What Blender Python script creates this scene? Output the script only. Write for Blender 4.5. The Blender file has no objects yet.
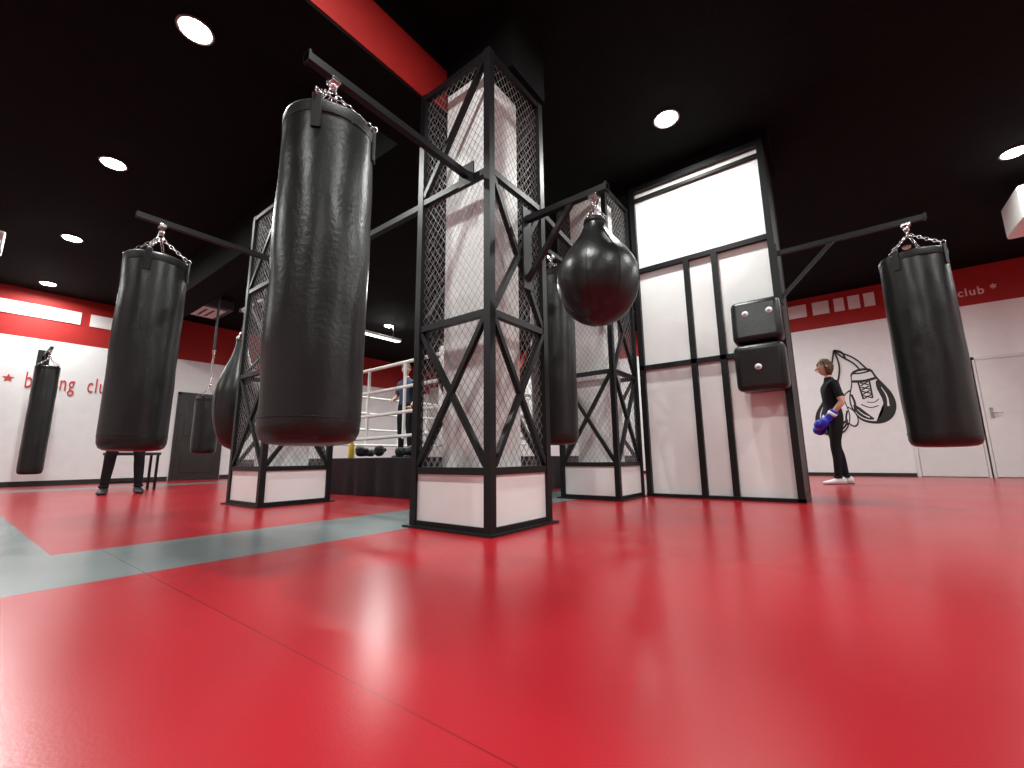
import bpy, bmesh, math, random
from mathutils import Vector, Matrix, noise
random.seed(4)
scene=bpy.context.scene
scene.view_settings.view_transform='Standard'
scene.view_settings.look='None'
scene.view_settings.exposure=0.0
D=bpy.data
# ------------------------------------------------------------------ materials
def mat(name,col,rough=.5,metal=0,bump=0,bscale=40,var=0,vscale=6,spec=.5,emit=None,estr=0,coat=0,vrough=0):
    m=D.materials.new(name);m.use_nodes=True;nt=m.node_tree;N=nt.nodes;L=nt.links
    b=N["Principled BSDF"];b.inputs["Base Color"].default_value=(*col,1)
    b.inputs["Roughness"].default_value=rough;b.inputs["Metallic"].default_value=metal
    b.inputs["Specular IOR Level"].default_value=spec
    b.inputs["Coat Weight"].default_value=coat
    if emit: b.inputs["Emission Color"].default_value=(*emit,1);b.inputs["Emission Strength"].default_value=estr
    tc=N.new("ShaderNodeTexCoord")
    if var or vrough:
        n=N.new("ShaderNodeTexNoise");n.inputs["Scale"].default_value=vscale;n.inputs["Detail"].default_value=5
        L.new(tc.outputs["Object"],n.inputs["Vector"])
        if var:
            r=N.new("ShaderNodeValToRGB");r.color_ramp.elements[0].position=.3;r.color_ramp.elements[1].position=.7
            r.color_ramp.elements[0].color=(*[c*(1-var) for c in col],1);r.color_ramp.elements[1].color=(*[min(1,c*(1+var)) for c in col],1)
            L.new(n.outputs["Fac"],r.inputs["Fac"]);L.new(r.outputs["Color"],b.inputs["Base Color"])
        if vrough:
            mr=N.new("ShaderNodeMapRange");mr.inputs["To Min"].default_value=rough-vrough;mr.inputs["To Max"].default_value=rough+vrough
            L.new(n.outputs["Fac"],mr.inputs["Value"]);L.new(mr.outputs[0],b.inputs["Roughness"])
    if bump:
        n2=N.new("ShaderNodeTexNoise");n2.inputs["Scale"].default_value=bscale;n2.inputs["Detail"].default_value=4
        L.new(tc.outputs["Object"],n2.inputs["Vector"])
        bp=N.new("ShaderNodeBump");bp.inputs["Strength"].default_value=bump;bp.inputs["Distance"].default_value=.01
        L.new(n2.outputs["Fac"],bp.inputs["Height"]);L.new(bp.outputs[0],b.inputs["Normal"])
    return m
def floor_mat(name,col,rough):
    m=mat(name,col,rough,bump=.03,bscale=160,var=.08,vscale=1.1,vrough=.05)
    nt=m.node_tree;N=nt.nodes;L=nt.links;b=N["Principled BSDF"]
    ramp=[n for n in N if n.type=='VALTORGB'][0]
    geo=N.new("ShaderNodeNewGeometry");mp=N.new("ShaderNodeMapping");mp.inputs["Location"].default_value=(12.0,-.51,0)
    L.new(geo.outputs["Position"],mp.inputs["Vector"])
    br=N.new("ShaderNodeTexBrick");br.inputs["Scale"].default_value=1;br.inputs["Brick Width"].default_value=30
    br.offset=0;br.inputs["Row Height"].default_value=2.0;br.inputs["Mortar Size"].default_value=.0022;br.inputs["Mortar Smooth"].default_value=.5
    br.inputs["Color1"].default_value=(1,1,1,1);br.inputs["Color2"].default_value=(.97,.97,.97,1);br.inputs["Mortar"].default_value=(.62,.62,.62,1)
    L.new(mp.outputs[0],br.inputs["Vector"])
    mx=N.new("ShaderNodeMix");mx.data_type='RGBA';mx.blend_type='MULTIPLY';mx.inputs["Factor"].default_value=1
    L.new(ramp.outputs[0],mx.inputs[6]);L.new(br.outputs["Color"],mx.inputs[7]);L.new(mx.outputs[2],b.inputs["Base Color"])
    return m
M=dict(
 red=floor_mat("red_mat_vinyl",(.385,.010,.018),.25),
 grey=floor_mat("grey_mat_vinyl",(.17,.205,.205),.25),
 ceil=mat("black_ceiling_paint",(.003,.003,.0032),.85,bump=.2,bscale=30,var=.3,spec=.10),
 white=mat("white_wall_paint",(.74,.76,.76),.6,bump=.08,bscale=60,var=.03),
 pwhite=mat("white_board",(.79,.81,.80),.5,bump=.08,bscale=25,var=.04,vscale=3),
 bandred=mat("red_wall_paint",(.32,.014,.012),.6,var=.08,spec=.3),
 steel=mat("black_painted_steel",(.005,.005,.006),.42,bump=.05,bscale=90,spec=.3),
 wire=mat("grey_wire_mesh",(.24,.24,.24),.5,metal=.2,var=.1),
 leather=mat("black_leather",(.006,.0065,.0065),.34,bump=.14,bscale=55,spec=.48,vrough=.06,vscale=9),
 leather2=mat("black_leather_trim",(.004,.004,.0045),.5,bump=.2,bscale=120,spec=.3),
 chrome=mat("chrome_chain",(.65,.65,.66),.22,metal=1,var=.1),
 rope=mat("white_rope",(.84,.83,.80),.6,bump=.2,bscale=80,var=.05),
 skirt=mat("black_ring_skirt",(.008,.008,.010),.5,bump=.35,bscale=12,spec=.3),
 canvas=mat("ring_canvas",(.03,.035,.045),.8,var=.1),
 padblack=mat("corner_pad_black",(.012,.012,.015),.45,bump=.1),
 lamp=mat("lamp_glow",(1,1,1),.5,emit=(1,.97,.92),estr=60),
 lamprim=mat("lamp_rim",(.25,.25,.25),.4),
 strip=mat("lamp_diffuser",(1,1,1),.5,emit=(1,.98,.95),estr=3.5),
 plastic=mat("white_plastic",(.7,.7,.68),.45,var=.03),
 dgrey=mat("dark_grey_plastic",(.03,.03,.03),.5,var=.1),
 door=mat("white_door_paint",(.66,.67,.66),.45,var=.03),
 bdoor=mat("black_door_paint",(.02,.016,.015),.4,var=.2),
 base=mat("black_baseboard",(.012,.012,.012),.5,var=.1),
 textred=mat("red_lettering",(.50,.03,.03),.5,var=.05),
 textwhite=mat("white_lettering",(.75,.72,.70),.5,var=.05),
 textdark=mat("pale_lettering",(.80,.55,.52),.5,var=.05),
 ink=mat("mural_ink",(.012,.012,.012),.6,var=.2),
 inkgrey=mat("mural_wash",(.32,.31,.31),.6,var=.2),
 glass=mat("frosted_pane",(.72,.70,.69),.3,var=.03),
 skin=mat("skin",(.56,.33,.24),.5,bump=.05,bscale=120,var=.06,vscale=12),
 shirt=mat("black_cotton",(.010,.010,.012),.85,bump=.3,bscale=20,var=.2,spec=.2),
 shirtblue=mat("navy_cotton",(.02,.035,.07),.85,bump=.3,bscale=20,var=.2),
 pants=mat("black_trousers",(.008,.008,.010),.8,bump=.3,bscale=18,var=.2,spec=.2),
 shoe=mat("white_shoe",(.7,.7,.7),.5,var=.05),
 shoeb=mat("black_shoe",(.015,.015,.016),.45,var=.1),
 hair=mat("brown_hair",(.085,.040,.018),.6,bump=.8,bscale=70,var=.4,vscale=40,spec=.3),
 hairdk=mat("dark_hair",(.05,.03,.02),.55,bump=.8,bscale=70,var=.4,vscale=40),
 eye=mat("eye_white",(.8,.8,.8),.3,var=.02),
 iris=mat("iris_brown",(.03,.02,.015),.2,var=.1),
 lip=mat("lips",(.42,.16,.13),.5,var=.05),
 blue=mat("blue_leather",(.006,.02,.42),.3,bump=.05,coat=.3,var=.08),
 yellow=mat("yellow_plastic",(.75,.5,.03),.4,var=.08),
)
# ------------------------------------------------------------------ builder
class B:
    def __init__(s,name): s.bm=bmesh.new();s.name=name;s.mats=[]
    def mi(s,m):
        m=M[m]
        if m not in s.mats: s.mats.append(m)
        return s.mats.index(m)
    def faces(s,vs,fs,m,smooth=False):
        k=s.mi(m);v=[s.bm.verts.new(p) for p in vs];o=[]
        for f in fs:
            try:
                a=s.bm.faces.new([v[i] for i in f]);a.material_index=k;a.smooth=smooth;o.append(a)
            except ValueError: pass
        return v,o
    def box(s,lo,hi,m,bev=0,mtx=None,seg=2):
        x0,y0,z0=lo;x1,y1,z1=hi
        vs=[(x0,y0,z0),(x1,y0,z0),(x1,y1,z0),(x0,y1,z0),(x0,y0,z1),(x1,y0,z1),(x1,y1,z1),(x0,y1,z1)]
        fs=[(0,3,2,1),(4,5,6,7),(0,1,5,4),(1,2,6,5),(2,3,7,6),(3,0,4,7)]
        v,f=s.faces([Vector(p) for p in vs],fs,m)
        if bev:
            r=bmesh.ops.bevel(s.bm,geom=list({e for a in f for e in a.edges}),offset=bev,segments=seg,affect='EDGES',profile=.5)
            v=list({q for a in r['faces'] for q in a.verts}|{q for q in v if q.is_valid})
            for a in r['faces']: a.smooth=True;a.material_index=s.mi(m)
        if mtx:
            for q in v: q.co=mtx@q.co
        return v
    def beam(s,p1,p2,w,m,h=None,up=Vector((0,0,1))):
        p1=Vector(p1);p2=Vector(p2);d=(p2-p1).normalized();h=h or w
        if abs(d.dot(up))>.98: up=Vector((0,1,0))
        a=d.cross(up).normalized();b=a.cross(d)
        vs=[p+a*(i*w/2)+b*(j*h/2) for p in(p1,p2) for i,j in((-1,-1),(1,-1),(1,1),(-1,1))]
        s.faces(vs,[(0,3,2,1),(4,5,6,7),(0,1,5,4),(1,2,6,5),(2,3,7,6),(3,0,4,7)],m)
    def tube(s,pts,rs,m,seg=12,cap=True,smooth=True):
        pts=[Vector(p) for p in pts]
        if not hasattr(rs,'__len__'): rs=[rs]*len(pts)
        vs=[];fs=[];ref=None
        for i,p in enumerate(pts):
            d=(pts[min(i+1,len(pts)-1)]-pts[max(i-1,0)]).normalized()
            if ref is None: ref=Vector((0,0,1)) if abs(d.z)<.9 else Vector((0,1,0))
            a=d.cross(ref).normalized();b=a.cross(d).normalized();ref=b
            for k in range(seg):
                t=2*math.pi*k/seg;vs.append(p+(a*math.cos(t)+b*math.sin(t))*rs[i])
        for i in range(len(pts)-1):
            for k in range(seg):
                fs.append((i*seg+k,i*seg+(k+1)%seg,(i+1)*seg+(k+1)%seg,(i+1)*seg+k))
        if cap: fs.append(tuple(range(seg-1,-1,-1)));fs.append(tuple((len(pts)-1)*seg+k for k in range(seg)))
        return s.faces(vs,fs,m,smooth)
    def lathe(s,prof,c,m,seg=48,nz=0,sy=1,seed=0):
        c=Vector(c);vs=[];fs=[]
        for r,z in prof:
            for k in range(seg):
                t=2*math.pi*k/seg;q=Vector((r*math.cos(t),r*math.sin(t)*sy,z))
                if nz and r>.05:
                    n=noise.noise(Vector((q.x*6+seed,q.y*6,z*3.2)))+.5*noise.noise(Vector((q.x*14,q.y*14+seed,z*7)))
                    q.x*=1+n*nz/r;q.y*=1+n*nz/r
                vs.append(c+q)
        n=len(prof)
        for i in range(n-1):
            for k in range(seg): fs.append((i*seg+k,i*seg+(k+1)%seg,(i+1)*seg+(k+1)%seg,(i+1)*seg+k))
        fs.append(tuple(range(seg-1,-1,-1)));fs.append(tuple((n-1)*seg+k for k in range(seg)))
        s.faces(vs,fs,m,True)
    def torus(s,c,nrm,R,r,m,su=14,sv=6,stretch=None,st=1):
        c=Vector(c);n=Vector(nrm).normalized();a=(Vector(stretch).normalized() if stretch else n.orthogonal().normalized());b=n.cross(a)
        vs=[];fs=[]
        for i in range(su):
            t=2*math.pi*i/su;e=a*math.cos(t)+b*math.sin(t);o=c+a*math.cos(t)*R*st+b*math.sin(t)*R
            for j in range(sv):
                u=2*math.pi*j/sv;vs.append(o+e*math.cos(u)*r+n*math.sin(u)*r)
        for i in range(su):
            for j in range(sv):
                fs.append((i*sv+j,((i+1)%su)*sv+j,((i+1)%su)*sv+(j+1)%sv,i*sv+(j+1)%sv))
        s.faces(vs,fs,m,True)
    def chain(s,p1,p2,m='chrome',R=.011,r=.0028):
        p1=Vector(p1);p2=Vector(p2);d=p2-p1;n=max(2,int(d.length/(R*2.5)));dd=d.normalized();o=dd.orthogonal().normalized();o2=dd.cross(o)
        for i in range(n): s.torus(p1+d*((i+.5)/n),o if i%2 else o2,R,r,m,10,5,dd,1.45)
    def ell(s,c,rad,m,rot=None,su=20,sv=12,fn=None):
        c=Vector(c);vs=[];fs=[]
        for i in range(sv+1):
            ph=math.pi*i/sv
            for k in range(su):
                t=2*math.pi*k/su;q=Vector((math.sin(ph)*math.cos(t),math.sin(ph)*math.sin(t),math.cos(ph)))
                if fn: q=fn(q)
                q=Vector((q.x*rad[0],q.y*rad[1],q.z*rad[2]))
                if rot: q=rot@q
                vs.append(c+q)
        for i in range(sv):
            for k in range(su): fs.append((i*su+k,(i+1)*su+k,(i+1)*su+(k+1)%su,i*su+(k+1)%su))
        s.faces(vs,fs,m,True)
    def done(s,xf=None,weld=False):
        if weld: bmesh.ops.remove_doubles(s.bm,verts=s.bm.verts,dist=1e-5)
        if xf:
            s.bm.transform(xf)
        me=D.meshes.new(s.name);s.bm.normal_update();s.bm.to_mesh(me);s.bm.free()
        for m in s.mats: me.materials.append(m)
        o=D.objects.new(s.name,me);scene.collection.objects.link(o);return o
# ------------------------------------------------------------------ room
XL,XR,YN,YF,CZ=-11.5,6.0,-5.0,10.3,3.55
b=B("floor")
xs=[XL-.1,-9.95,-9.25,-2.82,-2.08,XR+.1];ys=[YN-.1,-.35,.35,8.2,8.9,YF+.1]
for i in range(5):
    for j in range(5):
        g=(i in(1,3) and 1<=j<=3) or (j in(1,3) and 1<=i<=3)
        b.faces([(xs[i],ys[j],0),(xs[i+1],ys[j],0),(xs[i+1],ys[j+1],0),(xs[i],ys[j+1],0)],[(0,1,2,3)],'grey' if g else 'red')
b.done(weld=True)
b=B("ceiling");b.box((XL-.1,YN-.1,CZ),(XR+.1,YF+.1,CZ+.1),'ceil');b.done()
LB=2.65;RB=2.88
b=B("wall_left");b.box((XL-.1,YN,0),(XL,YF,LB),'white');b.box((XL-.1,YN,LB),(XL,YF,CZ),'bandred');b.done()
b=B("wall_far");b.box((XL-.1,YF,0),(XR+.1,YF+.1,RB),'white');b.box((XL-.1,YF,RB),(XR+.1,YF+.1,CZ),'bandred');b.done()
b=B("wall_right");b.box((XR,YN,0),(XR+.1,YF,RB),'white');b.box((XR,YN,RB),(XR+.1,YF,CZ),'bandred');b.done()
b=B("wall_near");b.box((XL-.1,YN-.1,0),(XR+.1,YN,RB),'white');b.box((XL-.1,YN-.1,RB),(XR+.1,YN,CZ),'bandred');b.done()
b=B("baseboard_left");b.box((XL,YN,0),(XL+.015,2.98,.09),'base');b.box((XL,3.96,0),(XL+.015,YF,.09),'base');b.done()
b=B("baseboard_far");b.box((XL,YF-.015,0),(1.0,YF,.06),'base');b.done()
# ceiling beams
b=B("ceiling_beam");b.box((-2.62,YN,2.95),(-2.12,2.0,CZ),'ceil');b.box((-2.12,YN,2.97),(-2.112,2.0,3.36),'bandred')
b.box((XL,2.0,3.02),(-1.48,2.40,CZ),'ceil');b.done()
# left wall panes (white rectangles in red band)
b=B("window_1")
for y0,y1 in((-2.6,-.9),(-.75,1.32),(1.45,1.78)):
    b.box((XL,y0,3.04),(XL+.02,y1,3.28),'glass')
b.done()
b=B("window_2")
for x0,x1 in((-.15,.12),(.2,.36),(.42,.6),(.66,.82),(-.6,-.25)):
    b.box((x0,YF-.02,3.16),(x1,YF,3.42),'glass')
b.done()
def text(name,body,loc,rot,size,m,align='LEFT',sx=1,off=0):
    cu=D.curves.new(name,'FONT');cu.body=body;cu.size=size;cu.extrude=.004;cu.offset=off;cu.align_x=align;cu.space_character=1.15;cu.materials.append(M[m])
    o=D.objects.new(name,cu);o.location=loc;o.rotation_euler=rot;o.scale=(sx,1,1);scene.collection.objects.link(o);return o
text("wall_lettering_red","boxing  club",(XL+.006,.74,1.74),(math.pi/2,0,math.pi/2),.42,'textred',sx=.50)
text("wall_lettering_white","boxing club *",(1.30,YF-.006,3.05),(math.pi/2,0,0),.19,'textdark',sx=.90,off=.003)
b=B("wall_star_emblem")
vs=[(XL+.006,.55+(.08 if k%2==0 else .034)*math.sin(k*math.pi/5),1.88+(.08 if k%2==0 else .034)*math.cos(k*math.pi/5)) for k in range(10)]
b.faces(vs+[(XL+.006,.55,1.88)],[(k,(k+1)%10,10) for k in range(10)],'textred');b.done()
# doors
b=B("door_1")
for x0,x1,lv in((1.06,1.86,1),(1.94,2.74,0)):
    b.box((x0-.05,YF-.02,0),(x0,YF,1.98),'door');b.box((x1,YF-.02,0),(x1+.05,YF,1.98),'door');b.box((x0-.05,YF-.02,1.93),(x1+.05,YF,1.98),'door')
    b.box((x0+.008,YF-.028,.01),(x1-.008,YF,1.92),'door',.004)
    hx=x1-.08 if lv else x0+.08
    b.box((hx-.02,YF-.045,.95),(hx+.02,YF-.028,1.12),'chrome',.004);b.tube([(hx,YF-.05,1.03),(hx,YF-.09,1.03),(hx+(-.11 if lv else .11),YF-.09,1.03)],.009,'chrome',8)
b.done()
b=B("door_2")
b.box((XL,3.0,0),(XL+.03,3.06,1.92),'bdoor');b.box((XL,3.88,0),(XL+.03,3.94,1.92),'bdoor');b.box((XL,3.0,1.86),(XL+.03,3.94,1.92),'bdoor')
b.box((XL,3.06,.01),(XL+.04,3.88,1.86),'bdoor',.004)
for z0,z1 in((.15,.8),(.95,1.7)): b.box((XL+.03,3.16,z0),(XL+.05,3.78,z1),'bdoor',.012)
b.tube([(XL+.04,3.8,.95),(XL+.09,3.8,.95),(XL+.09,3.68,.95)],.01,'chrome',8);b.done()
# partition block + frame
PX0,PX1,PY,PT=-1.63,-.28,4.45,3.43
b=B("wall_partition");b.box((PX0+.01,PY+.02,0),(PX1-.01,5.15,PT-.02),'pwhite');b.box((PX0-.4,PY+.02,PT-.02),(PX1+.05,5.15,CZ),'ceil');b.done()
b=B("trim_partition_frame")
def fr(x0,x1,z0,z1,d=.045): b.box((x0,PY-d+.02,z0),(x1,PY+.022,z1),'steel')
fr(PX0,PX0+.055,0,PT);fr(PX1-.055,PX1,0,PT,.06);fr(PX0,PX1,PT-.055,PT,.055);fr(PX0,PX1,3.27,3.30,.04);fr(PX0,PX1,0,.03,.06)
fr(PX0,PX1,2.40,2.45);fr(PX0,PX1,1.31,1.355);fr(-1.10,-1.045,.03,2.4);fr(-.83,-.775,.03,2.4)
b.box((PX1-.012,PY,0),(PX1,5.16,.05),'steel');b.box((PX1-.012,PY,PT-.05),(PX1,5.16,PT),'steel');b.box((PX1-.03,5.10,0),(PX1,5.16,PT),'steel')
b.box((PX1-.012,PY,0),(PX1-.004,5.15,PT-.02),'base')
b.done()
AY=4.36
# ------------------------------------------------------------------ towers
def diamond(b,o,ax,w,z0,z1,m='wire',dx=.050,dz=.068,r=.00115):
    o=Vector(o);ax=Vector(ax);nn=ax.cross(Vector((0,0,1)));k=dz/dx;H=z1-z0
    for sg in(1,-1):
        t=-H/k if sg>0 else 0
        tend=w if sg>0 else w+H/k
        t=math.floor(t/dx)*dx
        while t<tend:
            if sg>0: za=max(0,(0-t)*k);zb=min(H,(w-t)*k)
            else: za=max(0,(t-w)*k);zb=min(H,t*k)
            if zb-za>.01:
                p=o+ax*(t+sg*za/k)+Vector((0,0,z0+za));q=o+ax*(t+sg*zb/k)+Vector((0,0,z0+zb))
                b.beam(p,q,r*2,m,h=r*1.4,up=nn)
            t+=dx
def tower(name,x0,x1,y0,y1,top):
    b=B(name);w=.048;R=[.33,1.22,2.11]
    for x in(x0,x1-w):
        for y in(y0,y1-w): b.box((x,y,0),(x+w,y+w,top),'steel')
    for z in [.02]+R+[top-.025]:
        for y in(y0,y1-w): b.box((x0+w,y+.004,z-.02),(x1-w,y+w-.004,z+.02),'steel')
        for x in(x0,x1-w): b.box((x+.004,y0+w,z-.02),(x+w-.004,y1-w,z+.02),'steel')
    b.box((x0-.03,y0-.03,0),(x1+.03,y1+.03,.012),'steel')
    b.box((x0+.018,y0+.018,.012),(x1-.018,y1-.018,.31),'pwhite')
    cx,cy=(x0+x1)/2,(y0+y1)/2
    b.box((cx-.17,cy-.18,.31),(cx+.17,cy+.18,top),'pwhite')
    X=Vector((1,0,0));Y=Vector((0,1,0))
    diamond(b,(x0+w,y0+.03,0),X,x1-x0-2*w,R[0],top);diamond(b,(x0+w,y1-.03,0),X,x1-x0-2*w,R[0],top)
    diamond(b,(x0+.03,y0+w,0),Y,y1-y0-2*w,R[0],top);diamond(b,(x1-.03,y0+w,0),Y,y1-y0-2*w,R[0],top)
    def br(face,za,zb,both=True):
        if face in('f','k'):
            y=(y0 if face=='f' else y1-w)+.02
            b.beam((x0+w,y,za),(x1-w,y,zb),.034,'steel',h=.03)
            if both: b.beam((x0+w,y+.003,zb),(x1-w,y+.003,za),.034,'steel',h=.03)
        else:
            x=(x1-w if face=='r' else x0)+.03
            b.beam((x,y0+w,za),(x,y1-w,zb),.034,'steel',h=.03)
            if both: b.beam((x-.003,y0+w,zb),(x-.003,y1-w,za),.034,'steel',h=.03)
    for fc in 'fkrl': br(fc,.36,1.2)
    br('r',1.25,2.08);br('l',1.25,2.08)
    br('f',2.15,top-.05,False);br('k',2.15,top-.05,False)
    return b.done()
def arm(p,q,brace,w=.038):
    b=B("bag_support_arm");p,q=Vector(p),Vector(q);b.beam(p,q,w,'steel');d=(q-p).normalized();L=(q-p).length
    if brace:
        b.beam(p+Vector((0,0,-.42)),p+d*min(.42,L*.6),.03,'steel')
        b.beam(p+Vector((0,0,-.48)),p+Vector((0,0,.08)),.09,'steel',h=.012,up=d)
    else: b.beam(p+Vector((0,0,-.07)),p+Vector((0,0,.07)),.12,'steel',h=.012,up=d)
    b.beam(q-d*.01,q,w+.012,'steel')
    return b.done()
TT=2.96
tower("steel_column_cage",-2.12,-1.48,1.76,2.36,TT)
tower("steel_column_cage",-4.72,-4.03,1.70,2.36,TT)
tower("steel_column_cage",-2.28,-1.65,3.80,4.42,3.2)
arm((-1.66,1.75,2.13),(-1.66,.74,2.13),False)
arm((-1.47,2.12,1.93),(-.90,2.12,1.93),True)
arm((-4.73,1.92,2.13),(-5.4,1.92,2.13),True)
arm((-1.88,3.79,2.2),(-1.88,2.95,2.2),True)
arm((-.27,AY,2.2),(.72,AY,2.2),True)
b=B("bag_support_arm")
b.beam((-4.05,1.67,2.13),(-3.76,1.67,2.13),.04,'steel');b.beam((-3.78,1.69,2.13),(-3.78,.62,2.13),.038,'steel');b.done()
# link beams between cages (real steel ties)
b=B("steel_tie_beam")
b.beam((-4.03,1.80,2.11),(-2.12,1.80,2.11),.042,'steel');b.beam((-1.52,2.36,2.11),(-1.69,3.80,2.11),.042,'steel');b.done()
# ------------------------------------------------------------------ bags
def bag_profile(R,L):
    p=[(.01,0),(R*.55,.002),(R*.80,.008),(R*.92,.022),(R*.985,.05),(R,.09)]
    n=36
    for i in range(1,n): p.append((R*(1+.015*math.sin(math.pi*i/n)),.09+(L-.11)*i/n))
    p+= [(R*.99,L-.01),(R*.96,L),(R*.5,L-.004),(.01,L-.006)]
    return p
def heavy_bag(name,x,y,z0,z1,R,hook,armz,seed=0,rot=0):
    b=B(name);L=z1-z0
    b.lathe(bag_profile(R,L),(x,y,z0),'leather',56,.0055,seed=seed)
    b.lathe([(R*1.005,0),(R*1.010,.004),(R*1.012,.045),(R*1.005,.05),(R*.99,.05)],(x,y,z1-.062),'leather2',56)
    b.torus((x,y,z0+.10),(0,0,1),R*1.008,.0018,'leather2',56,5)
    for k in range(4):
        a=math.pi/4+rot+k*math.pi/2;c,s=math.cos(a),math.sin(a)
        ox=Vector((c,s,0));t=Vector((-s,c,0))
        mt=Matrix(((t.x,ox.x,0,x+c*R*1.012),(t.y,ox.y,0,y+s*R*1.012),(0,0,1,z1-.07),(0,0,0,1)))
        b.box((-.02,-.003,-.07),(.02,.006,.085),'leather2',.002,mt)
        rp=Vector((x+c*R*1.0,y+s*R*1.0,z1+.022))
        b.torus(rp,t*1.0+ox*.2,.017,.0035,'chrome',14,6)
        b.chain(rp+Vector((-c*.012,-s*.012,.012)),(x+c*.014,y+s*.014,hook))
    b.torus((x,y,hook+.01),(1,0,0),.02,.005,'chrome',16,6,(0,0,1),1.2)
    b.lathe([(.006,0),(.016,.006),(.018,.03),(.012,.05),(.006,.055)],(x,y,hook+.03),'chrome',16)
    if armz-.025-(hook+.085)>.03: b.chain((x,y,hook+.085),(x,y,armz-.025),R=.014,r=.004)
    b.box((x-.028,y-.02,armz-.042),(x+.028,y+.02,armz-.0195),'chrome',.003)
    return b.done()
heavy_bag("heavy_punching_bag",-1.66,.87,.455,1.85,.186,2.03,2.13,1)
heavy_bag("heavy_punching_bag",-3.78,.77,.47,1.83,.182,2.0,2.13,5,.3)
heavy_bag("heavy_punching_bag",.60,4.36,.44,1.90,.197,2.08,2.2,9,.2)
heavy_bag("heavy_punching_bag",-1.88,3.08,.50,1.98,.19,2.1,2.2,13)
heavy_bag("heavy_punching_bag",-8.4,2.62,.52,1.45,.18,1.62,2.3,17)
heavy_bag("heavy_punching_bag",-10.6,.92,.22,2.02,.15,2.16,2.32,21)
b=B("wall_bag_bracket");b.beam((XL,.92,2.34),(-10.5,.92,2.34),.04,'steel');b.beam((XL,.92,2.0),(-11.0,.92,2.34),.03,'steel');b.box((XL,.84,1.95),(XL+.012,1.0,2.45),'steel');b.done()
b=B("bag_ceiling_hanger");b.beam((-8.4,2.62,2.28),(-8.4,2.62,CZ),.03,'steel');b.box((-8.5,2.52,CZ-.012),(-8.3,2.72,CZ),'steel');b.done()
def pear(name,x,y,z0,z1,R,hook,armz,peak=.36,seed=0):
    b=B(name);L=z1-z0;p=[(.01,0)]
    n=36
    for i in range(1,n+1):
        t=i/n
        if t<peak: r=math.sqrt(max(0,1-(1-t/peak)**2))
        else:
            u=(t-peak)/(1-peak);r=.26+.74*(.5+.5*math.cos(math.pi*min(1,u**1.15)))
        p.append((R*r,L*t))
    p+=[(R*.24,L+.012),(.01,L+.014)]
    b.lathe(p,(x,y,z0),'leather',48,.003,seed=seed)
    for k in range(8):
        a=k*math.pi/4+.2
        b.tube([(x+math.cos(a)*r*1.006,y+math.sin(a)*r*1.006,z0+z) for r,z in p[2:-3]],.0014,'leather2',5,False)
    b.lathe([(R*.27,0),(R*.29,.005),(R*.27,.03),(R*.24,.035)],(x,y,z1-.02),'leather2',24)
    for k in range(3):
        a=.4+k*2*math.pi/3;q=Vector((x+math.cos(a)*R*.24,y+math.sin(a)*R*.24,z1+.02))
        b.torus(q,(-math.sin(a),math.cos(a),0),.013,.003,'chrome',12,5)
        b.chain(q+Vector((0,0,.01)),(x,y,hook),R=.009,r=.0025)
    b.torus((x,y,hook+.01),(1,0,0),.017,.004,'chrome',16,6,(0,0,1),1.2)
    if armz-.025-(hook+.03)>.03:b.chain((x,y,hook+.03),(x,y,armz-.025),R=.012,r=.0035)
    b.box((x-.028,y-.02,armz-.042),(x+.028,y+.02,armz-.0195),'chrome',.003)
    return b.done()
pear("teardrop_punching_bag",-.99,2.12,1.12,1.74,.228,1.84,1.93,.42,3)
pear("teardrop_punching_bag",-5.30,1.92,.52,1.75,.22,1.88,2.13,.42,8)
# ------------------------------------------------------------------ wall pad
b=B("wall_punch_pad")
px0,px1=-.67,-.28
b.box((px0+.03,PY-.05,.96),(px1-.03,PY-.02,1.78),'steel',.004)
def pad(z0,z1,y0,y1,tilt):
    mt=Matrix.Translation(((px0+px1)/2,PY-.05,(z0+z1)/2))@Matrix.Rotation(tilt,4,'X')
    b.box((-(px1-px0)/2,-y1,-(z1-z0)/2),((px1-px0)/2,-y0,(z1-z0)/2),'leather',.05,mt,5);return mt
m1=pad(1.37,1.76,.0,.22,math.radians(-4));m2=pad(.96,1.37,.0,.26,math.radians(4))
def dot(mt,x,z,y):
    c=mt@Vector((x,-y,z));d=mt.to_3x3()@Vector((0,-1,0))
    b.tube([c-d*.003,c+d*.004],.027,'textwhite',20);b.tube([c+d*.003,c+d*.0055],.012,'inkgrey',16)
dot(m1,-.075,.06,.22);dot(m1,.11,.06,.22);dot(m2,-.01,.0,.26)
b.done()
# ------------------------------------------------------------------ ring
RX0,RX1,RY0,RY1,RZ=-7.9,-3.05,2.95,7.8,.42
b=B("boxing_ring")
b.box((RX0+.03,RY0+.03,.0),(RX1-.03,RY1-.03,RZ-.03),'skirt')
b.box((RX0,RY0,RZ-.03),(RX1,RY1,RZ),'canvas',.008)
def skirt(p,q):
    p=Vector(p);q=Vector(q);d=(q-p);n=int(d.length/.03);nr=Vector((d.y,-d.x,0)).normalized();vs=[];fs=[]
    for i in range(n+1):
        for j in range(5):
            z=RZ-.01-(RZ-.015)*j/4;a=.012*math.sin(i*.55+noise.noise(Vector((i*.1,0,0)))*4)*(j/4)+.006
            v=p+d*(i/n)+nr*a;vs.append((v.x,v.y,z))
    for i in range(n):
        for j in range(4): fs.append((i*5+j,(i+1)*5+j,(i+1)*5+j+1,i*5+j+1))
    b.faces(vs,fs,'skirt',True)
skirt((RX0,RY0,0),(RX1,RY0,0));skirt((RX1,RY0,0),(RX1,RY1,0));skirt((RX1,RY1,0),(RX0,RY1,0));skirt((RX0,RY1,0),(RX0,RY0,0))
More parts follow.
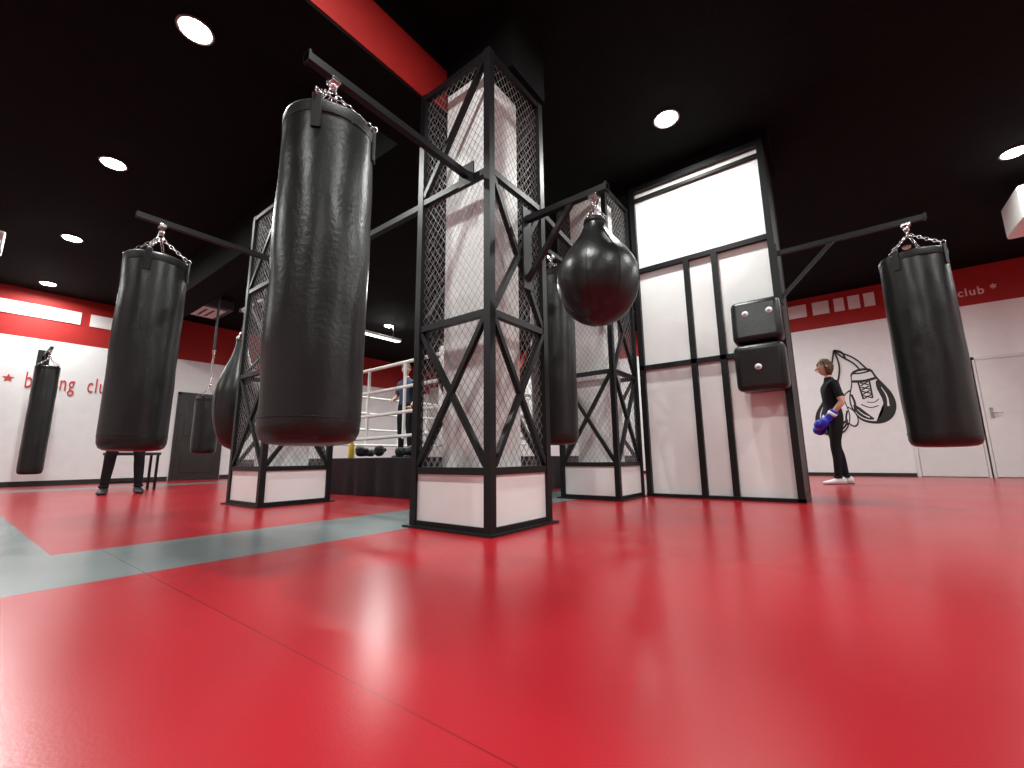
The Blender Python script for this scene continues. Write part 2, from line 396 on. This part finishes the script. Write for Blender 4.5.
A=.42;cs=[(RX0+A,RY0+A),(RX1-A,RY0+A),(RX1-A,RY1-A),(RX0+A,RY1-A)]
RH=[.70,1.0,1.32,1.64]
for i,(cx,cy) in enumerate(cs):
    b.tube([(cx,cy,RZ),(cx,cy,1.78)],.045,'rope' ,16);b.lathe([(.01,0),(.05,0),(.05,.02),(.01,.035)],(cx,cy,1.78),'steel',16)
    mx,my=(RX0+RX1)/2,(RY0+RY1)/2;d=Vector((mx-cx,my-cy,0)).normalized()
    for z in RH: b.tube([(cx,cy,z),(cx+d.x*.14,cy+d.y*.14,z)],.012,'chrome',8)
    mt=Matrix(((-d.y,d.x,0,cx+d.x*.17),(d.x,d.y,0,cy+d.y*.17),(0,0,1,0),(0,0,0,1)))
    b.box((-.10,-.04,RZ+.12),(.10,.04,1.72),'rope' if i%2 else 'padblack',.03,mt,3)
ic=[(cx+(mx-cx)/abs(mx-cx)*.09,cy+(my-cy)/abs(my-cy)*.09) for cx,cy in cs]
for i in range(4):
    p=ic[i];q=ic[(i+1)%4]
    for z in RH:
        b.tube([(p[0]+(q[0]-p[0])*t/10,p[1]+(q[1]-p[1])*t/10,z-.025*math.sin(math.pi*t/10)) for t in range(11)],.022,'rope',10)
    for t in(.2,.4,.6,.8):
        x=p[0]+(q[0]-p[0])*t;y=p[1]+(q[1]-p[1])*t
        b.box((x-.014,y-.014,RH[0]-.05),(x+.014,y+.014,RH[-1]),'rope')
b.done()
# gear on ring apron
def glove(b,c,s,m,rot):
    R=rot
    def f(q):
        q=q.copy();q.y*=1+.25*(q.z>0)*q.z;return q
    b.ell(Vector(c)+R@Vector((0,.01*s,.07*s)),(.062*s,.055*s,.085*s),m,R,20,12,f)
    b.ell(Vector(c)+R@Vector((0,.035*s,.10*s)),(.058*s,.045*s,.055*s),m,R,18,10)
    b.ell(Vector(c)+R@Vector((.058*s,.028*s,.055*s)),(.022*s,.025*s,.052*s),m,R@Matrix.Rotation(.25,3,'Y'),14,8)
    b.tube([Vector(c)+R@Vector((0,0,z*s)) for z in(-.11,-.10,-.04,.01,.03)],[.040*s,.046*s,.043*s,.040*s,.045*s],m,16)
    b.tube([Vector(c)+R@Vector((0,0,z*s)) for z in(-.085,-.05)],[.047*s,.045*s],'textwhite' if m=='blue' else 'dgrey',16)
for (x,y,a,m) in((-4.35,3.13,1.0,'padblack'),(-4.62,3.14,.2,'padblack'),(-3.85,3.12,3.0,'padblack')):
    b=B("boxing_glove");glove(b,(x,y,RZ+.062),1.0,m,(Matrix.Rotation(a,3,'Z')@Matrix.Rotation(math.pi/2,3,'X')));b.done()
b=B("water_bottle");b.lathe([(.01,0),(.036,0),(.038,.01),(.038,.15),(.02,.19),(.016,.2),(.016,.23),(.01,.232)],(-4.95,3.15,RZ+.001),'yellow',20);b.done()
# ------------------------------------------------------------------ ceiling lamps
LAMPS=[(-3.46,.74,56),(-5.85,.72,56),(-8.37,.74,60),(-10.9,.77,50),(-.97,3.75,44),(1.82,6.5,62),(-8.3,6.1,60),(-5.6,5.6,66),(-3.4,8.8,60),(-7.9,9.3,60),
       (-.97,.74,50),(1.5,.74,46),(-.97,-2.2,44),(-4.5,-2.4,50),(-8.6,-2.4,60),(2.2,-2.2,44),(4.3,2.6,60),(1.7,3.7,60),(-.9,7.9,62),(4.5,7.6,66),(-6.2,3.6,66)]  # rear lamps unseen, added to light the floor; last one added to brighten ring ropes
for i,(x,y,e) in enumerate(LAMPS):
    b=B("ceiling_downlight")
    b.lathe([(.095,0),(.115,0),(.12,-.006),(.115,-.012),(.10,-.010),(.095,-.004)][::-1],(x,y,CZ),'lamprim',32)
    b.tube([(x,y,CZ-.001),(x,y,CZ-.016)],[.097,.090],'lamp',28)
    o=b.done()
    l=D.lights.new("downlight",'AREA');l.shape='DISK';l.size=.17;l.energy=e;l.color=(.98,1,.97);l.spread=math.radians(170)
    lo=D.objects.new("downlight_lamp",l);lo.location=(x,y,CZ-.03);scene.collection.objects.link(lo)
    lo.parent=o
# strip lamp, AC, vent, speaker
b=B("linear_ceiling_lamp");b.box((-8.2,4.9,3.16),(-8.05,6.3,3.22),'plastic',.006);b.box((-8.19,4.92,3.15),(-8.06,6.28,3.162),'strip')
for y in(5.1,6.1): b.tube([(-8.12,y,3.22),(-8.12,y,CZ)],.004,'steel',6)
b.done()
b=B("air_conditioner_unit");b.box((1.92,7.0,2.98),(3.1,7.65,CZ-.16),'plastic',.03)
for k in range(6): b.box((2.0,7.05+k*.03,2.974),(3.05,7.065+k*.03,2.982),'dgrey')
for x in(2.1,2.9): b.tube([(x,7.3,CZ-.17),(x,7.3,CZ)],.01,'steel',8)
b.done()
b=B("ceiling_cassette_unit");b.box((-10.3,2.2,3.36),(-9.4,3.2,CZ),'dgrey',.02);b.box((-10.2,2.3,3.345),(-9.5,3.1,3.362),'plastic',.006)
for k in range(5): b.box((-10.1,2.42+k*.12,3.34),(-9.6,2.46+k*.12,3.347),'dgrey')
b.done()
b=B("ceiling_speaker");b.box((-8.6,-.03,3.10),(-8.35,.15,3.38),'plastic',.02);b.tube([(-8.47,.06,3.38),(-8.47,.06,CZ)],.015,'steel',8);b.tube([(-8.348,.06,3.22),(-8.34,.06,3.22)],.06,'dgrey',20);b.done()
b=B("smoke_detector");b.lathe([(.05,0),(.055,-.01),(.05,-.03),(.03,-.045),(.01,-.047)][::-1],(1.15,8.6,CZ),'plastic',24);b.done()
# ------------------------------------------------------------------ mural
b=B("wall_mural_boxing_gloves")
def poly(pts,m,dy):
    c=(sum(p[0] for p in pts)/len(pts),sum(p[1] for p in pts)/len(pts));y=YF-dy
    vs=[(p[0],y,p[1]) for p in pts]+[(c[0],y,c[1])];n=len(pts)
    b.faces(vs,[((k+1)%n,k,n) for k in range(n)],m)
def smo(P,it=2,closed=True):
    for _ in range(it):
        Q=[] if closed else [P[0]]
        for i in range(len(P) if closed else len(P)-1):
            a=P[i];c=P[(i+1)%len(P)];Q+=[(a[0]*.75+c[0]*.25,a[1]*.75+c[1]*.25),(a[0]*.25+c[0]*.75,a[1]*.25+c[1]*.75)]
        if not closed: Q.append(P[-1])
        P=Q
    return P
def stroke(P,w0,dy,m='ink',w1=None):
    w1=w0 if w1 is None else w1;P=smo(P,2,False);n=len(P)
    for i in range(n-1):
        a,c=P[i],P[i+1];dx,dz=c[0]-a[0],c[1]-a[1];l=math.hypot(dx,dz) or 1;nx,nz=-dz/l/2,dx/l/2
        def W(k): 
            t=k/(n-1);return (w0*(1-t)+w1*t)
        poly([(a[0]+nx*W(i),a[1]+nz*W(i)),(a[0]-nx*W(i),a[1]-nz*W(i)),(c[0]-nx*W(i+1),c[1]-nz*W(i+1)),(c[0]+nx*W(i+1),c[1]+nz*W(i+1))],m,dy)
def mg(cx,cz,s,rot,flip,d0):
    k_=1.45
    def T(P): 
        o=[]
        for x,z in P:
            x*=flip*s;z*=s;o.append((cx+x*math.cos(rot)-z*math.sin(rot),cz+x*math.sin(rot)+z*math.cos(rot)))
        return o
    body=[(-.11,.36),(.10,.37),(.13,.24),(.19,.12),(.24,.0),(.25,-.14),(.20,-.27),(.10,-.34),(-.03,-.33),(-.13,-.27),(-.18,-.15),(-.19,-.02),(-.16,.10),(-.12,.20)]
    thumb=[(-.13,.14),(-.22,.08),(-.28,-.02),(-.29,-.13),(-.25,-.19),(-.18,-.16),(-.13,-.06),(-.10,.04)]
    tc=T([(-.21,-.04)])[0]
    th=T(smo(thumb));poly(th,'ink',d0);poly([(tc[0]+(x-tc[0])*.80,tc[1]+(z-tc[1])*.84) for x,z in th],'white',d0+.001)
    bd=T(smo(body));cc=T([(.02,-.02)])[0]
    poly(bd,'ink',d0+.002);poly([(cc[0]+(x-cc[0])*.90-.008*flip,cc[1]+(z-cc[1])*.91+.006) for x,z in bd],'white',d0+.003)
    poly(T(smo([(.12,.22),(.20,.08),(.235,-.06),(.225,-.20),(.15,-.29),(.0,-.315),(.09,-.24),(.13,-.14),(.13,0),(.10,.10)])),'ink',d0+.004)
    stroke(T([(.15,.10),(.185,-.02),(.17,-.14)]),.004*s,d0+.005,'white',.022*s)
    poly(T(smo([(-.165,-.05),(-.15,-.18),(-.07,-.27),(.03,-.29),(-.04,-.20),(-.10,-.11)])),'ink',d0+.004)
    stroke(T([(-.13,-.13),(-.09,-.20),(-.03,-.25)]),.004*s,d0+.005,'white',.016*s)
    stroke(T([(-.08,-.08),(.0,-.14),(.08,-.12)]),.012*s,d0+.005);stroke(T([(-.02,-.06),(.05,-.08),(.10,-.04)]),.010*s,d0+.005)
    stroke(T([(-.11,.22),(.0,.20),(.12,.22)]),.022*k_*s,d0+.005);stroke(T([(-.10,.32),(.0,.305),(.09,.32)]),.014*k_*s,d0+.005)
    for k in range(4):
        z=.19-.055*k;stroke(T([(-.04,z),(.04,z-.04)]),.010*k_*s,d0+.005);stroke(T([(.04,z),(-.04,z-.04)]),.010*k_*s,d0+.005)
    stroke(T([(-.055,.2),(-.05,.08),(-.045,-.02)]),.012*k_*s,d0+.005);stroke(T([(.055,.2),(.05,.08),(.045,-.02)]),.012*k_*s,d0+.005)
    stroke(T([(-.15,.06),(-.13,-.06),(-.16,-.16)]),.016*k_*s,d0+.005)
mg(.50,1.44,1.50,.08,1,.003);mg(-.02,1.16,1.25,-.12,-1,.010)
for P in([(.44,1.98),(.36,2.12),(.20,2.25),(.10,2.40)],[(.54,1.98),(.40,2.2),(.22,2.32),(.10,2.40)],[(.02,1.58),(.12,1.85),(.16,2.1),(.10,2.40)],[(-.06,1.58),(.0,1.95),(.10,2.40)],[(.10,2.40),(.22,2.36),(.26,2.2)]): stroke(P,.028,.018)
b.done()
# ------------------------------------------------------------------ people
def person(name,loc,ang,J,shirt,pants,shoes,hair,longh,headrot=0,gloves=None,sleeve=.55,H=1.0):
    V={};order=[];E=[];RR={}
    def v(n,p,r): V[n]=Vector(p);RR[n]=r;order.append(n)
    v('pel',(0,0,.95),(.155,.105));v('wai',(0,.005,1.09),(.135,.098));v('che',(0,.012,1.26),(.165,.115));v('upc',(0,-.005,1.38),(.13,.085));v('nk',(0,-.005,1.46),(.056,.058));v('nk2',(0,.012,1.55),(.052,.055))
    for s,t in((-1,'L'),(1,'R')):
        v('sh'+t,(s*.165,-.01,1.395),(.062,.060));v('el'+t,J['el'+t],(.042,.042));v('wr'+t,J['wr'+t],(.027,.024))
        m=(V['sh'+t]+V['el'+t])/2;v('ua'+t,m,(.052,.052))
        m=V['el'+t]*.65+V['wr'+t]*.35;v('fa'+t,m,(.040,.038))
        v('hp'+t,(s*.088,0,.87),(.092,.095));v('kn'+t,J['kn'+t],(.060,.062));v('an'+t,J['an'+t],(.045,.048))
        m=(V['hp'+t]+V['kn'+t])/2;v('th'+t,m,(.082,.085))
        m=V['kn'+t]*.68+V['an'+t]*.32+Vector((0,-.015,0));v('ca'+t,m,(.058,.062))
    E=[('pel','wai'),('wai','che'),('che','upc'),('upc','nk'),('nk','nk2')]
    for t in'LR': E+=[('upc','sh'+t),('sh'+t,'ua'+t),('ua'+t,'el'+t),('el'+t,'fa'+t),('fa'+t,'wr'+t),('pel','hp'+t),('hp'+t,'th'+t),('th'+t,'kn'+t),('kn'+t,'ca'+t),('ca'+t,'an'+t)]
    me=D.meshes.new("tmp");me.from_pydata([V[n] for n in order],[(order.index(a),order.index(c)) for a,c in E],[])
    ob=D.objects.new("tmp",me);scene.collection.objects.link(ob)
    sk=ob.modifiers.new("s",'SKIN');sub=ob.modifiers.new("u",'SUBSURF');sub.levels=2;sub.render_levels=2
    sk.use_smooth_shade=True
    for i,n in enumerate(order):
        me.skin_vertices[0].data[i].radius=RR[n];me.skin_vertices[0].data[i].use_root=(n=='pel')
    bpy.context.view_layer.update()
    dg=bpy.context.evaluated_depsgraph_get();ev=ob.evaluated_get(dg);m2=ev.to_mesh()
    b=B(name)
    def region(p):
        best=None;bd=9
        for a,c in E:
            A_,C_=V[a],V[c];d=C_-A_;t=max(0,min(1,(p-A_).dot(d)/d.length_squared));q=(A_+d*t-p).length-(RR[a][0]*(1-t)+RR[c][0]*t)
            if q<bd: bd=q;best=(a,c,t)
        a,c,t=best
        if a=='nk' : return 'skin'
        if a=='upc' and c=='nk' and t>.75 and p.z>1.44: return 'skin'
        if a[:2]in('el','fa'): return 'skin' if sleeve<1 else shirt
        if a[:2]=='ua': return shirt if t<sleeve else 'skin'
        if a[:2] in('hp','th','kn','ca'): return pants
        if c[:2]=='hp' or (a=='pel' and p.z<.98): return pants
        return shirt
    vm=[b.bm.verts.new(q.co) for q in m2.vertices]
    for f in m2.polygons:
        c=Vector(f.center)
        try: nf=b.bm.faces.new([vm[i] for i in f.vertices])
        except ValueError: continue
        nf.smooth=True;nf.material_index=b.mi(region(c))
    ev.to_mesh_clear();D.objects.remove(ob)
    hc=Vector((0,.03,1.645));HR=Matrix.Rotation(headrot,3,'Z')
    def hf(q):
        q=q.copy()
        if q.z<0: k=1+.32*q.z;q.x*=k;q.y=q.y*(1+.12*q.z)+(-q.z)*.10
        if q.y<0: q.y*=1.05
        return q
    b.ell(hc,(.074,.094,.117),'skin',HR,28,20,hf)
    P=lambda x,y,z: hc+HR@Vector((x,y,z))
    b.tube([P(0,.090,.012),P(0,.103,-.012),P(0,.116,-.030),P(0,.100,-.042)],[.008,.011,.014,.009],'skin',10)
    for s in(-1,1):
        b.ell(P(s*.030,.083,.008),(.014,.010,.009),'eye',HR,12,8);b.ell(P(s*.030,.0925,.008),(.006,.003,.006),'iris',HR,10,6)
        b.tube([P(s*.016,.093,.026),P(s*.032,.090,.030),P(s*.047,.078,.024)],[.003,.004,.002],hair,6)
        b.ell(P(s*.074,-.002,-.005),(.010,.020,.031),'skin',HR,12,8)
    b.tube([P(-.022,.088,-.066),P(0,.097,-.064),P(.022,.088,-.066)],[.003,.0065,.003],'lip',8)
    vs=[];fs=[];su,sv=32,16
    for i in range(sv+1):
        for k in range(su):
            t=2*math.pi*k/su;front=math.sin(t)
            zmin=(.30 if front>.35 else (-.1-longh*.8*(1 if front<.1 else .6)))
            ph=math.acos(max(-1,min(1,zmin)))*i/sv
            q=Vector((math.sin(ph)*math.cos(t),math.sin(ph)*math.sin(t),math.cos(ph)))
            n=.02*noise.noise(Vector((q.x*7,q.y*7,q.z*7)))
            if longh and q.z<0: q=Vector((q.x*(1+.1*longh),q.y,q.z))
            vs.append(hc+HR@Vector((q.x*(.083+n),q.y*(.103+n)-.004,q.z*(.128+n)+.003)))
    for i in range(sv):
        for k in range(su): fs.append((i*su+k,(i+1)*su+k,(i+1)*su+(k+1)%su,i*su+(k+1)%su))
    b.faces(vs,fs,hair,True)
    for t in'LR':
        a=V['an'+t];yaw=J.get('ft'+t,0);FR=Matrix.Rotation(yaw,3,'Z')
        def S(x,y,z): return Vector((a.x,a.y,0))+FR@Vector((x,y,z))
        vs=[];fs=[];prof=[(-.085,.030,.075),(-.07,.038,.10),(-.02,.040,.115),(.04,.043,.085),(.10,.048,.06),(.15,.046,.05),(.185,.030,.038)]
        n=12
        for y,w,h in prof:
            for k in range(n):
                t2=2*math.pi*k/n;cx=math.cos(t2);sz=math.sin(t2)
                z=.012+ (h-.012)*max(0,(sz+.55)/1.55) if sz>-.55 else .0
                vs.append(S(cx*w*(1 if sz>-.2 else .95),y,z))
        for i in range(len(prof)-1):
            for k in range(n): fs.append((i*n+k,(i+1)*n+k,(i+1)*n+(k+1)%n,i*n+(k+1)%n))
        fs.append(tuple(range(n)));fs.append(tuple((len(prof)-1)*n+k for k in range(n-1,-1,-1)))
        b.faces(vs,fs,shoes,True)
        b.tube([a+Vector((0,0,.03)),Vector((a.x,a.y,.085))],[.052,.05],pants,14)
    for s,t in((-1,'L'),(1,'R')):
        w=V['wr'+t];d=(w-V['el'+t]).normalized();side=Vector((s,0,0));side=(side-d*side.dot(d)).normalized();fw=d.cross(side).normalized()
        if fw.y<0 and abs(d.z)>.5: fw=-fw
        if gloves:
            R3=Matrix((side,fw,d)).transposed()
            if R3.determinant()<0: R3=Matrix((-side,fw,d)).transposed()
            glove(b,w+d*.06,1.25,gloves,R3)
        else:
            R3=Matrix((side,fw,d)).transposed()
            b.ell(w+d*.048,(.015,.040,.052),'skin',R3,14,8)
            for k,(off,L) in enumerate(((.030,.070),(.011,.078),(-.009,.073),(-.027,.058))):
                p=w+d*.082+fw*off;c=-side
                q=p+d*L*.45+c*.006;r=q+d*L*.32+c*.014;e=r+d*L*.2+c*.016
                b.tube([p-d*.015,p,q,r,e],[.008,.0088,.0082,.0074,.0055],'skin',8)
            p=w+d*.03+fw*.03
            b.tube([p-fw*.01,p+fw*.022+d*.018,p+fw*.032+d*.045-side*.006,p+fw*.034+d*.066-side*.01],[.012,.0115,.0095,.006],'skin',8)
    return b.done(Matrix.Translation(loc)@Matrix.Rotation(ang,4,'Z')@Matrix.Scale(H,4))
st=dict(knL=(-.10,.015,.50),knR=(.10,.02,.50),anL=(-.11,-.02,.085),anR=(.11,-.02,.085),ftL=.15,ftR=-.15)
person("standing_boxer",(-.03,7.45,0),math.radians(105),dict(st,elL=(-.23,-.06,1.12),wrL=(-.18,.08,.94),elR=(.23,-.06,1.12),wrR=(.17,.06,.90),anL=(-.09,.07,.085),anR=(.10,-.07,.085),knL=(-.09,.06,.50),knR=(.10,-.01,.50)),'shirt','pants','shoe','hair',1.0,0,'blue',.5,.98)
person("ring_coach",(-6.2,5.0,RZ),math.radians(190),dict(st,elL=(-.25,-.03,1.12),wrL=(-.22,.12,.92),elR=(.25,.0,1.12),wrR=(.15,.2,1.05)),'shirtblue','pants','shoeb','hair',0,.3,None,.5,.97)
person("standing_visitor",(-7.42,1.46,0),math.radians(-100),dict(st,elL=(-.23,-.03,1.12),wrL=(-.2,.1,.9),elR=(.23,-.03,1.12),wrR=(.2,.1,.9),anL=(-.17,-.02,.085),anR=(.17,-.02,.085),knL=(-.14,.03,.5),knR=(.14,.04,.5)),'shirt','pants','shoeb','hairdk',0,0,None,1.0,.98)
b=B("gym_bench")
b.box((-8.5,1.42,.50),(-8.1,2.0,.54),'dgrey',.006)
for x in(-8.47,-8.13):
    for y in(1.45,1.97): b.beam((x,y,0),(x,y,.50),.03,'steel')
b.beam((-8.47,1.45,.12),(-8.47,1.97,.12),.025,'steel');b.beam((-8.13,1.45,.12),(-8.13,1.97,.12),.025,'steel');b.done()
# ------------------------------------------------------------------ world + camera
w=D.worlds.new("world");w.use_nodes=True;w.node_tree.nodes["Background"].inputs[0].default_value=(.5,.55,.6,1);w.node_tree.nodes["Background"].inputs[1].default_value=.05;scene.world=w
f,pi_,ro,ya=428.6,math.radians(9.78),math.radians(-.65),math.radians(37.11)
F=Vector((-math.sin(ya)*math.cos(pi_),math.cos(ya)*math.cos(pi_),math.sin(pi_)));R0=Vector((math.cos(ya),math.sin(ya),0));U0=R0.cross(F)
R=R0*math.cos(ro)+U0*math.sin(ro);U=-R0*math.sin(ro)+U0*math.cos(ro)
cam=D.cameras.new("camera");cam.sensor_width=36;cam.lens=f/1024*36;cam.clip_start=.02
co=D.objects.new("camera",cam);scene.collection.objects.link(co)
mw=Matrix((R,U,-F)).transposed().to_4x4();mw.translation=Vector((0,0,.40));co.matrix_world=mw
scene.camera=co
